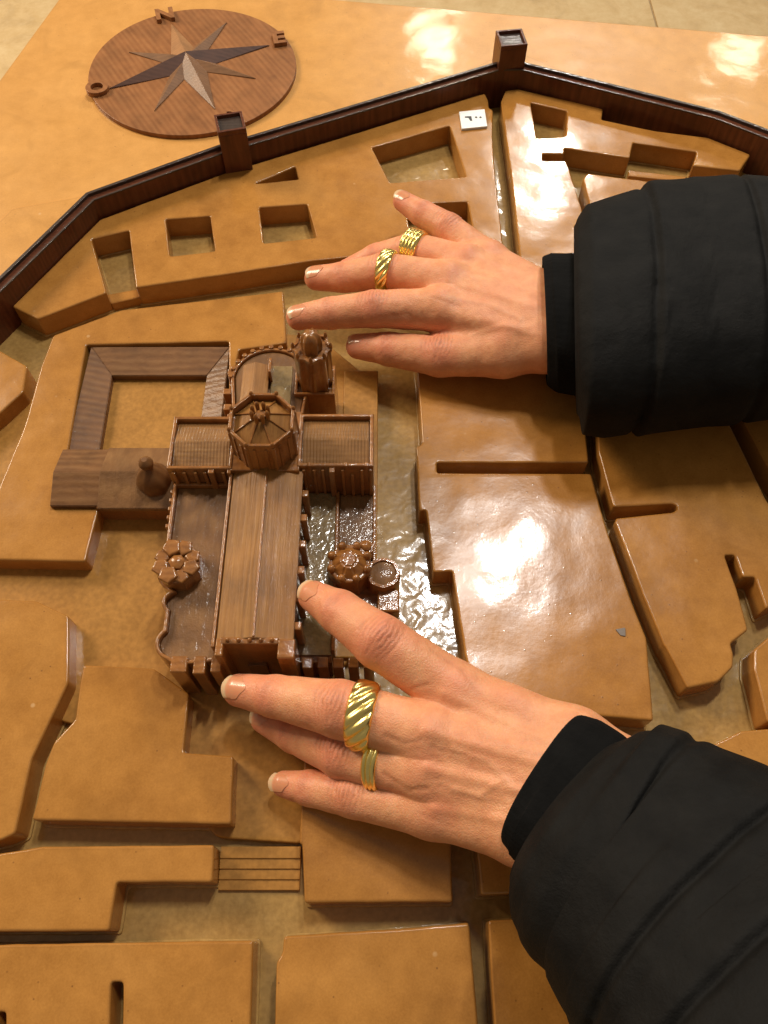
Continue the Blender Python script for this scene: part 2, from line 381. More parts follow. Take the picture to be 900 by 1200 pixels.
# keep it on the board
lx = lambda y: cornerA.x + dL.x / dL.y * (y - cornerA.y)
og_loop = [(lx(.10), .10), (-.372 - .002, .294)] + [(x - .002, y + .004) for x, y in WALL[1:]] + [(cornerB.x - dL.x * .5, cornerB.y - dL.y * .5), tuple(cornerB), tuple(cornerA)]
struct(slab('outer_ground', og_loop, 0.0005, OG, M['outer'], None, .0015, .003))
pl = L2([(-60, 340), (0, 262), (15, 247), (93, 233), (103, 229)], OG)
struct(slab('raised_ground', pl + [(-.232, .545), (-.287, .447), (-.338, .355)], OG - .003, OG + .0022, M['outer'], None, .0012, .002))
pl = L2([(505, 96), (560, 78), (585, 66), (612, 64), (650, 80), (745, 117)], OG)
struct(slab('raised_ground', pl + [(.23, .672), (.117, .718), (.0, .665)], OG - .003, OG + .0012, M['outer'], None, .0008, .002))

# plaza round the cathedral, a little above the streets
PZ = 0.006
struct(slab('plaza', [(-.345, .235), (-.26, .215), (-.245, .135), (-.15, .11), (-.094, .056), (-.046, .053), (-.030, .15), (-.0045, .18), (-.0045, .374), (-.05, .42), (-.11, .43), (-.24, .40), (-.30, .30)], .0003, PZ, M['plaza'], None, .0012, .003))

# ------------------------------------------------------------------ city blocks
GR = 'honey coloured blocks of the model town'
def block(outline, label, holes=(), h=HB, dz=0.0, mat_='block'):
    z = h + dz
    o = slab('city_block', [L2(outline, z)] + [L2(q, z) for q in holes], -.0015, z, M[mat_], None, .0013, .0018, .0003)
    lp = L2(outline, z); bead = slab('resin_bead', inset(lp, -.0013), -.0006, .0013, M['street'], o, .0006, .0022, .0005)
    return tag(o, label, 'model block', GR)
wl = [(x + .0015, y - .0015) for x, y in WALL]
A_top = [(14, 359), (117, 257), (265, 201), (300, 193.5), (583, 104), (574, 107)]
block([(14, 359), (66, 308), (117, 257), (265, 202), (400, 161), (560, 111), (568, 109), (572, 117), (573, 126), (578, 129), (577, 160), (581, 212), (590, 290),
       (480, 294), (363, 306), (260, 322), (159, 337), (151, 270), (107, 280), (125, 343), (44, 374)],
      'large long block below the dark wall with several square courtyard holes',
      [[(299, 215), (346, 195), (350, 210)], [(194, 257), (246, 253), (252, 294), (199, 300)], [(304, 243), (360, 239), (371, 278), (309, 285)],
       [(436, 173), (527, 147), (546, 207), (457, 214)], [(474, 240), (548, 236), (555, 275), (484, 285)]])
sill = slab('courtyard_sill', L2([(125, 345), (164, 338), (166, 348), (130, 356)], .008), -.001, .008, M['block'], None, .001, .001); tag(sill, 'low sill closing the open courtyard notch of the long block', 'sill')
block([(587, 119), (592, 106), (607, 104), (707, 127), (705, 140), (767, 153), (830, 161), (880, 181), (867, 200), (812, 194), (817, 178), (742, 167), (738, 185),
       (661, 173), (661, 180), (636, 180), (636, 188), (663, 188), (668, 200), (682, 245), (698, 330), (612, 345), (609, 300), (600, 213)],
      'glossy angled block right of the slot street beneath the corner tower', [[(622, 120), (665, 130), (663, 160), (629, 162)]])
sill = slab('courtyard_sill', L2([(737, 199), (806, 207), (802, 213), (736, 206)], .009), -.001, .009, M['block'], None, .001, .001); tag(sill, 'low sill under the notch above the upper black sleeve', 'sill')
block([(683, 209), (689, 203), (780, 215), (872, 226), (880, 330), (708, 345), (694, 250)], 'block mostly hidden under the upper black sleeve')
# block with the cloister: the arcade court is open
block([(62, 393), (142, 363), (332, 341), (336, 402), (280, 410), (268, 470), (268, 400), (101, 404), (74, 560), (62, 594), (116, 595), (100, 658), (0, 656), (-60, 655), (-20, 620), (0, 567), (29, 498), (47, 432)],
      'large L-shaped block wrapped round the sunken wooden cloister')
block([(-60, 385), (0, 411), (32, 429), (27, 459), (0, 484), (-60, 530)], 'small block at the left edge beside the dark wall')
block([(-60, 700), (0, 702), (42, 704), (81, 722), (80, 800), (37, 890), (18, 977), (0, 985), (-60, 1000)], 'tall bent block at the left edge with a slanted right side')
block([(98, 779), (180, 783), (222, 813), (215, 882), (274, 886), (271, 966), (37, 961), (43, 938), (53, 897), (63, 870), (88, 843), (93, 803)],
      'stepped block in front of the cathedral facade, lower left')
block([(-60, 1012), (0, 1000), (50, 992), (251, 990), (249, 1034), (137, 1034), (128, 1091), (0, 1092), (-60, 1092)], 'L-shaped block left of the low stairs')
block([(-60, 1107), (0, 1107), (297, 1102), (294, 1200), (292, 1260), (143, 1260), (144, 1151), (130, 1151), (127, 1260), (8, 1260), (6, 1186), (-4, 1186), (-4, 1260), (-60, 1260)],
      'bottom left corner block with a narrow slot in it')
block([(333, 1097), (487, 1087), (550, 1081), (560, 1197), (565, 1260), (320, 1260), (322, 1197), (324, 1128), (331, 1117)], 'plain squarish block at the bottom middle')
block([(357, 883), (440, 870), (524, 876), (531, 1057), (357, 1058), (354, 990), (351, 988), (351, 978)], 'square block under the little finger of the lower hand')
block([(552, 925), (700, 925), (700, 1042), (564, 1049), (560, 1005)], 'small block peeping out between the lower wrist and its black cuff')
block([(572, 1079), (740, 1066), (745, 1260), (583, 1260)], 'block beside the lower sleeve, bottom right of the middle')
block([(486, 398), (676, 392), (686, 500), (690, 542), (512, 542), (512, 554), (693, 555), (704, 596), (718, 640), (737, 695), (747, 722), (758, 748), (766, 845),
       (690, 838), (560, 820), (545, 768), (530, 669), (508, 671), (499, 597), (491, 599), (488, 523), (495, 520), (490, 440)],
      'big glossy block right of the cathedral with bright lamp reflections and a narrow slot')
block([(696, 430), (835, 420), (852, 491), (874, 535), (897, 584), (950, 660), (950, 690), (898, 714), (885, 676), (871, 676), (861, 650), (849, 650), (863, 688), (877, 738),
       (856, 754), (860, 766), (859, 782), (842, 799), (806, 807), (781, 759), (778, 755), (754, 698), (732, 640), (721, 612), (722, 607), (788, 600), (793, 597), (793, 592), (788, 590), (719, 594), (702, 530)],
      'tapering block at the right with two short slots cut into it')
block([(850, 425), (980, 420), (980, 690), (960, 640), (900, 548), (867, 485)], 'block cut off by the right edge just below the upper sleeve')
block([(980, 700), (930, 722), (884, 761), (884, 784), (899, 846), (980, 850)], 'small pointed block at the right edge, above the lower sleeve')
block([(780, 900), (868, 857), (980, 846), (980, 1000), (800, 1000)], 'block behind the lower sleeve at the right edge')

# stairs from the plaza down to the street
st = empty('staircase', (-.069, .028, 0), 'four low resin steps between two blocks in front of the cathedral', 'steps')
for k in range(4):
    y1 = .0515 - k * .0053; box('step', -.0915, -.0465, y1 - .0062, y1, -.0002 * k, PZ - .0010 * k - .0005, M['plaza'], st, .0004)

# ------------------------------------------------------------------ town wall and towers
cw = empty('town_wall', (0, .65, 0), 'dark red wooden town wall bent round the top of the model', 'town wall')
WT, WTH = .037, .0095
def offs(pl_, d):
    out = []
    for i, p in enumerate(pl_):
        a = Vector(pl_[max(0, i - 1)]); c = Vector(pl_[min(len(pl_) - 1, i + 1)]); b = Vector(p)
        e1 = (b - a).normalized() if i else (c - b).normalized(); e2 = (c - b).normalized() if i < len(pl_) - 1 else e1
        n = (Vector((-e1.y, e1.x)) + Vector((-e2.y, e2.x))).normalized(); out.append(tuple(b + n * d / max(.5, n.dot(Vector((-e1.y, e1.x))))))
    return out
inn, out_ = WALL, offs(WALL, WTH)
mid1, mid2, mid3 = offs(WALL, .0016), offs(WALL, WTH - .0030), offs(WALL, WTH - .0002)
def seg(name, a, b, i, z0, z1, m, parent, gap=0.0, bev=.0004):
    p, q = Vector(a[i]), Vector(a[i + 1]); r, s = Vector(b[i + 1]), Vector(b[i]); d = (q - p).normalized() * gap
    return slab(name, [tuple(p + d), tuple(q - d), tuple(r - d), tuple(s + d)], z0, z1, m, parent, bev, 0)
secs = []
for i in range(len(WALL) - 1):
    s = seg('wall_section', inn, out_, i, -.001, WT, M['wall'], cw); secs.append(s)
    seg('walkway_rail', inn, mid1, i, WT - .001, WT + .0008, M['wall_top'], s, 0.0, .0003)
    seg('parapet', mid2, mid3, i, WT - .001, WT + .0028, M['wall_top'], s, 0.0, .0004)
def wtower(px_center, ang, half, ztop):
    c = Vector(px_center); u = Vector((math.cos(ang), math.sin(ang))); n = Vector((-u.y, u.x))
    q = lambda a, b: tuple(c + u * a + n * b)
    t = slab('wall_tower', [q(-half, -half), q(half, -half), q(half, half), q(-half, half)], -.001, ztop - .004, M['wall'], cw, .0006, .0006)
    h2 = half - .0022
    slab('tower_parapet', [[q(-half, -half), q(half, -half), q(half, half), q(-half, half)], [q(-h2, -h2), q(h2, -h2), q(h2, h2), q(-h2, h2)]], ztop - .0042, ztop, M['wall'], t, .0005, .0005)
    slab('tower_deck', [q(-h2, -h2), q(h2, -h2), q(h2, h2), q(-h2, h2)], ztop - .0045, ztop - .0030, M['wall_top'], t, .0002, 0)
wtower((-.1285, .6065), R(14), .0118, .060)
wtower((.1155, .7250), R(8), .0122, .060)

# ------------------------------------------------------------------ compass rose
cc = P(223, 74, OG + .004)
cr = empty('compass_rose', (cc.x, cc.y, OG), 'round wooden compass rose with an eight-pointed star and raised letters', 'compass rose')
import cmath
edge = [(100, 100), (110, 73), (133, 47), (167, 27), (200, 15), (233, 11), (267, 12), (320, 27), (340, 47), (349, 67), (103, 113), (117, 132), (143, 147), (167, 153), (200, 157), (233, 155), (333, 107), (313, 125)]
pp = np.array([P(a, b, OG + .004)[:2] for a, b in edge])
sol = np.linalg.lstsq(np.c_[2 * pp, np.ones(len(pp))], (pp ** 2).sum(1), rcond=None)[0]
rad = math.sqrt(sol[2] + sol[0] ** 2 + sol[1] ** 2)
slab('disc', ngon(sol[0], sol[1], rad, 96), OG - .0005, OG + .0042, M['disc'], cr, .0006, 0)
zd = OG + .004
def star_point(tip, width, zc, m):
    t = P(*tip, zd); c = Vector((ctr.x, ctr.y, zd)); a = (t - c); L = a.length; u = a.normalized(); n = Vector((-u.y, u.x, 0))
    b = c + u * (L * .10 if width > .012 else L * .18)
    v = [tuple(c), tuple(b + n * width), tuple(t), tuple(b - n * width), tuple(c + Vector((0, 0, zc))), tuple(t + Vector((0, 0, .0012))),
         tuple(b + n * width + Vector((0, 0, .0005))), tuple(b - n * width + Vector((0, 0, .0005)))]
    solid('star_point', v, [(0, 1, 2, 3), (0, 4, 6, 1), (0, 3, 7, 4), (1, 6, 5, 2), (2, 5, 7, 3), (4, 5, 6), (4, 7, 5)], m, cr, .0002)
ctr = P(220, 73, zd)
for tip in ((151, 62), (266, 27), (300, 93), (181, 131)): star_point(tip, .0095, .0065, M['mid_point'])
star_point((201, 29), .0150, .0105, M['light_point']); star_point((252, 129), .0150, .0105, M['mid_point'])
star_point((128, 105), .0150, .0110, M['dark_point']); star_point((316, 54), .0150, .0110, M['dark_point'])
def letter(ch, px, rot, size):
    cu = bpy.data.curves.new('tmp', 'FONT'); cu.body = ch; cu.size = size; cu.extrude = .0022; cu.bevel_depth = .0003; cu.offset = .0008; cu.align_x = 'CENTER'; cu.align_y = 'CENTER'
    o = bpy.data.objects.new('tmp', cu); C.objects.link(o); dg = bpy.context.evaluated_depsgraph_get(); dg.update()
    me = bpy.data.meshes.new_from_object(o.evaluated_get(dg)); bpy.data.objects.remove(o)
    p = P(*px, zd); l = obj('letter', me, M['disc'], cr, (p.x, p.y, zd + .0018)); l.rotation_euler.z = rot; return l
letter('N', (194, 21), R(15), .025); letter('E', (327, 49), R(12), .026); letter('O', (115, 107), R(12), .026); letter('S', (269, 141), R(12), .026)

# ------------------------------------------------------------------ braille label, chip
lt = slab('number_plate', L2([(538, 131), (568, 128), (571, 148), (541, 151)], HB + .002), HB - .0002, HB + .0022, M['white'], None, .0003, .0004)
tag(lt, 'tiny white label plate with black print near the corner tower', 'label')
lc = P(554.5, 139, HB + .0023)
def flat(pts, z, name): return slab(name, [(lc.x + a, lc.y + b) for a, b in pts], z - .0003, z + .00015, M['black'], lt, .00005, 0)
flat([(-.0075, .0015), (-.0075, .0030), (-.0015, .0034), (-.0010, -.0030), (-.0028, -.0030), (-.0042, .0012)], HB + .0023, 'print_mark')
for dx in (.0028, .0068): flat(ngon(dx, .0020, .0011, 10), HB + .0023, 'print_dot')
ch = P(728, 741, HB)
tag(slab('resin_chip', [(ch.x - .0035, ch.y + .0018), (ch.x + .0028, ch.y + .0030), (ch.x + .0022, ch.y - .0028), (ch.x - .0008, ch.y - .0022)], HB - .0002, HB + .0006, M['grey'], None, .0002, .0006), 'small grey chip stuck on the big glossy block', 'chip')

# ------------------------------------------------------------------ cloister
cl = empty('cloister', (-.168, .34, 0), 'sunken square wooden cloister with sloping roofs round a court', 'cloister')
o4 = [(-.2225, .2985), (-.1165, .2985), (-.1165, .4010), (-.2215, .4010)]
i4 = [(-.2015, .3090), (-.1325, .3090), (-.1325, .3775), (-.2035, .3775)]
ZO, ZI = .0165, .0130
names = ('near', 'right', 'far', 'left')
for k in range(4):
    if k == 0: continue
    a, b = o4[k], o4[(k + 1) % 4]; d, c = i4[k], i4[(k + 1) % 4]
    v = [(*a, 0), (*b, 0), (*c, 0), (*d, 0), (*a, ZO + .0015), (*b, ZO + .0015), (*c, ZI), (*d, ZI)]
    solid('roof_wing', v, [(0, 3, 2, 1), (4, 5, 6, 7), (0, 1, 5, 4), (1, 2, 6, 5), (2, 3, 7, 6), (3, 0, 4, 7)], M['cloister'], cl, .0005)
slab('court_floor', [(-.203, .305), (-.131, .305), (-.131, .379), (-.205, .379)], PZ - .001, PZ + .0012, M['plaza'], cl, .0003, 0)
sb = empty('chapter_house', (-.18, .28, 0), 'low gabled wooden building with a pear-shaped dome left of the cathedral', 'model building')
box('wall', -.192, -.137, .2590, .3005, 0, .0225, M['church'], sb)
gable('roof', -.2225, -.1905, .2600, .3050, .0235, .0300, 'x', M['cloister'], sb, .004)
gable('roof', -.1900, -.1365, .2570, .3050, .0255, .0330, 'x', M['roof_dark'], sb, .004)
box('wall', -.222, -.1925, .2630, .3000, .0, .0192, M['church'], sb)
dm = lathe('dome', -.1530, .2750, [(.0098, .026), (.0112, .030), (.0112, .034), (.0098, .039), (.0072, .044), (.0040, .0475), (.0030, .049)], M['cloister'], sb, 28, 7, .04)
lathe('finial', -.1530, .2750, [(.0026, .0485), (.0042, .0505), (.0048, .053), (.0040, .0555), (.0018, .0575)], M['cloister'], dm, 20)

# ------------------------------------------------------------------ cathedral
ca = empty('cathedral', (-.07, .25, PZ), 'carved wooden cathedral model with crossing tower, transepts and side chapels', 'cathedral')
ch_, rf, rl, rd = M['church'], M['church_roof'], M['roof_lines'], M['roof_dark']
def arc(cx, cy, r, a0, a1, n): return [(cx + r * math.cos(R(a0 + (a1 - a0) * i / n)), cy + r * math.sin(R(a0 + (a1 - a0) * i / n))) for i in range(n + 1)]
box('podium', -.030, -.0045, .160, .385, PZ - .002, PZ + .0035, M['plaza'], ca, .0008)
# nave
box('nave', -.0935, -.0520, .1520, .2640, 0, .0560, ch_, ca)
nr = gable('nave_roof', -.0945, -.0510, .1530, .2655, .0595, .0650, 'y', rf, ca, .0035)
box('ridge_rail', -.0735, -.0720, .1535, .2620, .0640, .0656, ch_, nr, .0005)
box('eaves_gutter', -.0970, -.0949, .1490, .2630, .040, .0605, ch_, ca, .0007)
for k in range(6):
    y = .160 + k * .0175
    box('buttress', -.0512, -.0470, y, y + .0050, .0, .0585 - .0008 * (k % 2), ch_, ca, .0008)
# left aisle with scalloped chapels
al = [(-.1350, .2640), (-.1345, .2260)] + arc(-.1225, .2030, .0152, 120, 230, 6)[1:] + arc(-.1250, .1820, .0070, 115, 235, 5)[0:] + arc(-.1222, .1565, .0102, 130, 235, 6) + [(-.1190, .1430), (-.0915, .1460), (-.0915, .2640)]
al = al[::-1]
a_ = slab('left_aisle', al, 0, .0420, ch_, ca, .0005, 0)
slab('aisle_parapet', [al, inset(al, .0022)], .0415, .0475, ch_, a_, .0008, 0)
slab('aisle_roof', inset(al, .0024), .0412, .0436, rd, a_, .0004, 0)
for x0, x1, y0 in ((-.1215, -.1120, .1385), (-.1085, -.1015, .1375), (-.0985, -.0925, .1385)):
    box('front_pier', x0, x1, y0, .1480, 0, .0485, ch_, ca, .0008)
# little octagon on the left
oc = slab('octagon_turret', ngon(-.1235, .2035, .0142, 8, R(22.5)), .0405, .0555, ch_, ca, .0010, 0)
for k in range(8):
    a = R(22.5 + 45 * k); c_ = (-.1235 + .0098 * math.cos(a), .2035 + .0098 * math.sin(a)); slab('carved_lobe', ngon(c_[0], c_[1], .0050 + .0005 * (k % 3), 5, a * 1.7), .0545, .0572 + .0009 * (k % 3), ch_, oc, .0012, 0)
lathe('carved_boss', -.1235, .2035, [(.0052, .0550), (.0050, .0568), (.0030, .0584), (.0006, .0588)], ch_, oc, 6)
# front of the nave
fr = box('front_gable', -.0915, -.0590, .1500, .1540, 0, .0632, ch_, ca, .0007)
box('front_pier', -.0940, -.0895, .1430, .1535, 0, .0630, ch_, ca, .0010)
box('front_pier', -.0592, -.0495, .1415, .1530, 0, .0632, ch_, ca, .0010)
for k in range(5): lathe('crest_knob', -.0872 + k * .0062, .1520, [(.0009, .0625), (.0013, .0640), (.0009, .0652), (.0003, .0656)], ch_, fr, 10)
box('front_door', -.0805, -.0695, .1482, .1505, 0, .030, M['cloister'], fr, .0004)
# right aisle
ar = rect(-.0525, -.0310, .1500, .2650); r_ = slab('right_aisle', ar, 0, .0300, ch_, ca, .0005, 0)
slab('aisle_roof', rect(-.0520, -.0314, .1540, .2650), .0295, .0320, M['pebble'], r_, .0004, 0)
box('aisle_rail', -.0314, -.0292, .1560, .2650, 0, .0345, ch_, ca, .0006)
for k in range(5):
    x = -.0480 + k * .0090; box('front_pier', x, x + .0062, .1450, .1515, 0, .0350 + .001 * (k % 2), ch_, ca, .0008)
box('right_chapels', -.0295, -.0062, .2160, .2660, 0, .0285, ch_, ca); box('chapel_roof', -.0288, -.0072, .2170, .2640, .0280, .0300, rd, ca, .0005)
box('chapel_edge', -.0074, -.0052, .2120, .2720, 0, .0320, ch_, ca, .0006)
box('corner_chapel', -.0295, .0050, .1780, .2160, 0, .0240, ch_, ca, .0010)
dr = slab('chapel_dome', ngon(-.0212, .2085, .0140, 8, R(22.5)), .0230, .0440, ch_, ca, .0012, 0)
pv = [(*p, .0436) for p in ngon(-.0212, .2085, .0122, 8, R(22.5))] + [(*p, .0498) for p in ngon(-.0212, .2085, .0052, 8, R(22.5))]
solid('dome_cap', pv, [tuple(range(8))[::-1], tuple(range(8, 16))] + [(i, (i + 1) % 8, 8 + (i + 1) % 8, 8 + i) for i in range(8)], ch_, dr, .0012)
for k in range(8):
    a = R(22.5 + 45 * k); lathe('dome_knob', -.0212 + .0118 * math.cos(a), .2085 + .0118 * math.sin(a), [(.0024, .0425), (.0028, .0452), (.0020, .0474), (.0006, .0482)], ch_, dr, 7)
sd_ = slab('chapel_turret', ngon(-.0112, .2205, .0056, 7, .3), .0230, .0420, ch_, ca, .0010, 0)
lathe('turret_knob', -.0112, .2205, [(.0038, .0410), (.0036, .0440), (.0018, .0456), (.0004, .0460)], ch_, sd_, 6)
tr = lathe('round_turret', -.0005, .2045, [(.0104, 0), (.0104, .0380), (.0100, .0390), (.0082, .0391), (.0080, .0376)], ch_, ca, 40, 8, .02)
lathe('turret_cap', -.0005, .2045, [(.0082, .0372), (.0078, .0380), (.0046, .0390), (.0005, .0392)], rd, tr, 24)
box('corner_chapel', -.0040, .0095, .1810, .1960, 0, .0330, ch_, ca, .0012); box('corner_chapel', -.0100, .0060, .1700, .1800, 0, .0280, ch_, ca, .0010)
# transepts
def transept(x0, x1, y0, y1, zt):
    t = box('transept', x0, x1, y0, y1, 0, zt - .0045, ch_, ca, .0006)
    lp = rect(x0, x1, y0, y1); slab('parapet', [lp, inset(lp, .0024)], zt - .0050, zt, ch_, t, .0007, .0006)
    gable('roof', x0 + .0028, x1 - .0028, y0 + .0028, y1 - .0028, zt - .0042, zt + .0006, 'x', rl, t, .0008)
    return t
tl = transept(-.1360, -.0950, .2640, .3040, .0640)
tr_ = transept(-.0545, -.0066, .2660, .3060, .0640)
box('wall_pier', -.1100, -.1062, .2612, .2660, 0, .0632, ch_, ca, .0006); box('wall_pier', -.0345, -.0308, .2622, .2680, 0, .0625, ch_, ca, .0006)
box('wall_pier', -.0212, -.0190, .2640, .2680, 0, .0560, ch_, ca, .0006); box('wall_pier', -.0980, -.0955, .2612, .2660, 0, .0632, ch_, ca, .0006)
for x in (-.0480, -.0250, -.0120): box('parapet_knob', x, x + .0022, .2652, .2684, .0600, .0652, ch_, ca, .0006)
# crossing tower
box('crossing', -.0960, -.0530, .2630, .3080, 0, .0635, ch_, ca)
ol = ngon(-.0745, .2835, .0214, 8, R(22.5))
ot = slab('crossing_tower', ol, .0560, .0840, ch_, ca, .0006, 0)
slab('tower_parapet', [ol, inset(ol, .0020)], .0835, .0900, ch_, ot, .0006, 0)
v = [(*p, .0842) for p in inset(ol, .0023)] + [(*p, .0925) for p in ngon(-.0745, .2835, .0050, 8, R(22.5))]
solid('tower_roof', v, [tuple(range(8))[::-1], tuple(range(8, 16))] + [(i, (i + 1) % 8, 8 + (i + 1) % 8, 8 + i) for i in range(8)], rf, ot, .0004)
for i in range(8):
    p, q = v[i], v[8 + i]; d = Vector((q[0] - p[0], q[1] - p[1])).normalized() * .0005; n_ = Vector((-d.y, d.x))
    solid('roof_rib', [(p[0] + n_.x, p[1] + n_.y, p[2]), (p[0] - n_.x, p[1] - n_.y, p[2]), (q[0] - n_.x, q[1] - n_.y, q[2]), (q[0] + n_.x, q[1] + n_.y, q[2]),
          (p[0] + n_.x, p[1] + n_.y, p[2] + .001), (p[0] - n_.x, p[1] - n_.y, p[2] + .001), (q[0] - n_.x, q[1] - n_.y, q[2] + .001), (q[0] + n_.x, q[1] + n_.y, q[2] + .001)],
          [(0, 3, 2, 1), (4, 5, 6, 7), (0, 1, 5, 4), (1, 2, 6, 5), (2, 3, 7, 6), (3, 0, 4, 7)], ch_, ot, .0002)
ln = slab('lantern', ngon(-.0745, .2835, .0036, 8, R(22.5)), .0915, .0950, ch_, ot, .0004, 0)
for k in range(8):
    a = R(22.5 + 45 * k); lathe('pinnacle', -.0745 + .0050 * math.cos(a), .2835 + .0050 * math.sin(a), [(.0012, .0905), (.0014, .0985), (.0010, .1000), (.0003, .1008)], ch_, ot, 10)
for k in range(8):
    a = R(22.5 + 45 * k); lathe('corner_knob', -.0745 + .0206 * math.cos(a), .2835 + .0206 * math.sin(a), [(.0010, .0885), (.0013, .0906), (.0008, .0916), (.0003, .0920)], ch_, ot, 10)
for x in (-.1330, -.1265, -.1195, -.1135, -.1020): box('pilaster', x, x + .0022, .2622, .2655, 0, .0612, ch_, ca, .0005)
for x in (-.0515, -.0450, -.0395, -.0270, -.0150, -.0095): box('pilaster', x, x + .0020, .2642, .2675, 0, .0610, ch_, ca, .0005)
for k in range(8):
    a = R(22.5 + 45 * k); slab('corner_shaft', ngon(-.0745 + .0206 * math.cos(a), .2835 + .0206 * math.sin(a), .0014, 8), .0560, .0870, ch_, ot, .0003, 0)
for k in range(3):
    a = R(225 + 45 * k); c_ = Vector((-.0745 + .0192 * math.cos(a), .2835 + .0192 * math.sin(a))); u = Vector((-math.sin(a), math.cos(a))); n_ = Vector((math.cos(a), math.sin(a)))
    for e in (-.0035, .0035):
        m_ = c_ + u * e; slab('pilaster', [tuple(m_ + u * p + n_ * q) for p, q in ((-.0008, -.002), (.0008, -.002), (.0008, .0012), (-.0008, .0012))], .0560, .0860, ch_, ot, .0002, 0)
for k in range(13):
    a = R(8 + 14 * k); slab('apse_pier', ngon(-.0785 + .0272 * math.cos(a), .3460 + .0272 * math.sin(a), .0018, 6, a), 0, .0510, ch_, ca, .0004, 0)
for k in range(5):
    x = -.1310 + .0 * k; y = .232 + k * .0062; box('chapel_pier', -.1368, -.1340, y, y + .0028, 0, .0460, ch_, ca, .0006)
# choir, apse and bell tower
ap = [(-.1010, .3090), (-.0550, .3090), (-.0500, .3480)] + arc(-.0785, .3460, .0270, 10, 170, 14) + [(-.1055, .3470)]
ax = slab('apse', ap, 0, .0430, ch_, ca, .0006, 0); slab('apse_parapet', [ap, inset(ap, .0022)], .0425, .0500, ch_, ax, .0007, 0)
slab('apse_roof', inset(ap, .0025), .0426, .0482, rd, ax, .0012, 0)
box('choir', -.0960, -.0790, .3080, .3520, .040, .0545, ch_, ca); gable('choir_roof', -.0965, -.0785, .3085, .3530, .0555, .0590, 'y', rf, ca, .002)
box('choir_aisle', -.0775, -.0630, .3080, .3560, .040, .0510, M['pebble'], ca, .0008); box('choir_spur', -.0782, -.0762, .3420, .3540, .040, .0620, ch_, ca, .0005)
for x, y in ((-.1085, .3200), (-.1100, .3330), (-.1085, .3500)): box('side_turret', x, x + .0055, y, y + .0050, 0, .0490, ch_, ca, .0007)
for k in range(5): box('parapet_crest', -.1185 + k * .0042, -.1152 + k * .0042, .3070 + k * .0030, .3098 + k * .0030, .01, .0450 + .0015 * (k % 2), ch_, ca, .0006)
bb = box('bell_tower_base', -.0610, -.0335, .3310, .3560, 0, .0480, ch_, ca); bl = rect(-.0610, -.0335, .3310, .3560)
slab('base_parapet', [bl, inset(bl, .0020)], .0475, .0515, ch_, bb, .0005, .0004)
bt = lathe('bell_tower', -.0470, .3440, [(.0116, .0475), (.0116, .0810), (.0124, .0820), (.0124, .0850), (.0104, .0852), (.0104, .0832)], ch_, ca, 64, 8, .075)
for k in range(8):
    a = R(45 * k); lathe('pinnacle', -.0470 + .0122 * math.cos(a), .3440 + .0122 * math.sin(a), [(.0012, .0835), (.0014, .0862), (.0009, .0880), (.0003, .0890)], ch_, bt, 10)
lathe('spire', -.0470, .3440, [(.0064, .0830), (.0064, .0915), (.0058, .0950), (.0040, .0975), (.0014, .0985)], ch_, bt, 48, 6, .12)

# ------------------------------------------------------------------ hands: a smooth implicit body polygonised on a grid
def vnoise(p):
    """smooth value noise in -1..1 for an array of points"""
    i = np.floor(p).astype(np.int64); f = p - i; f = f * f * f * (f * (f * 6 - 15) + 10); r = 0
    for d in np.ndindex(2, 2, 2):
        h = (i[:, 0] + d[0]) * 374761393 + (i[:, 1] + d[1]) * 668265263 + (i[:, 2] + d[2]) * 2147483647
        h = (h ^ (h >> 13)) & 0xffffffff; h = (h * 1274126177) & 0xffffffff; h = (h ^ (h >> 16)) & 0xffff
        w_ = np.ones(len(p))
        for k in range(3): w_ = w_ * (f[:, k] if d[k] else 1 - f[:, k])
        r = r + w_ * (h / 32767.5 - 1)
    return r
def smin(a, b, k):
    h = np.clip(.5 + .5 * (b - a) / k, 0, 1); return b * (1 - h) + a * h - k * h * (1 - h)
def cone(p, a, b, ra, rb):
    a = a.astype(p.dtype); b = b.astype(p.dtype); ba = b - a; pa = p - a; h = np.clip((pa @ ba) / (ba @ ba), 0, 1)
    pa -= h[..., None] * ba
    return np.sqrt(np.einsum('...i,...i->...', pa, pa)) - (p.dtype.type(ra) + p.dtype.type(rb - ra) * h)
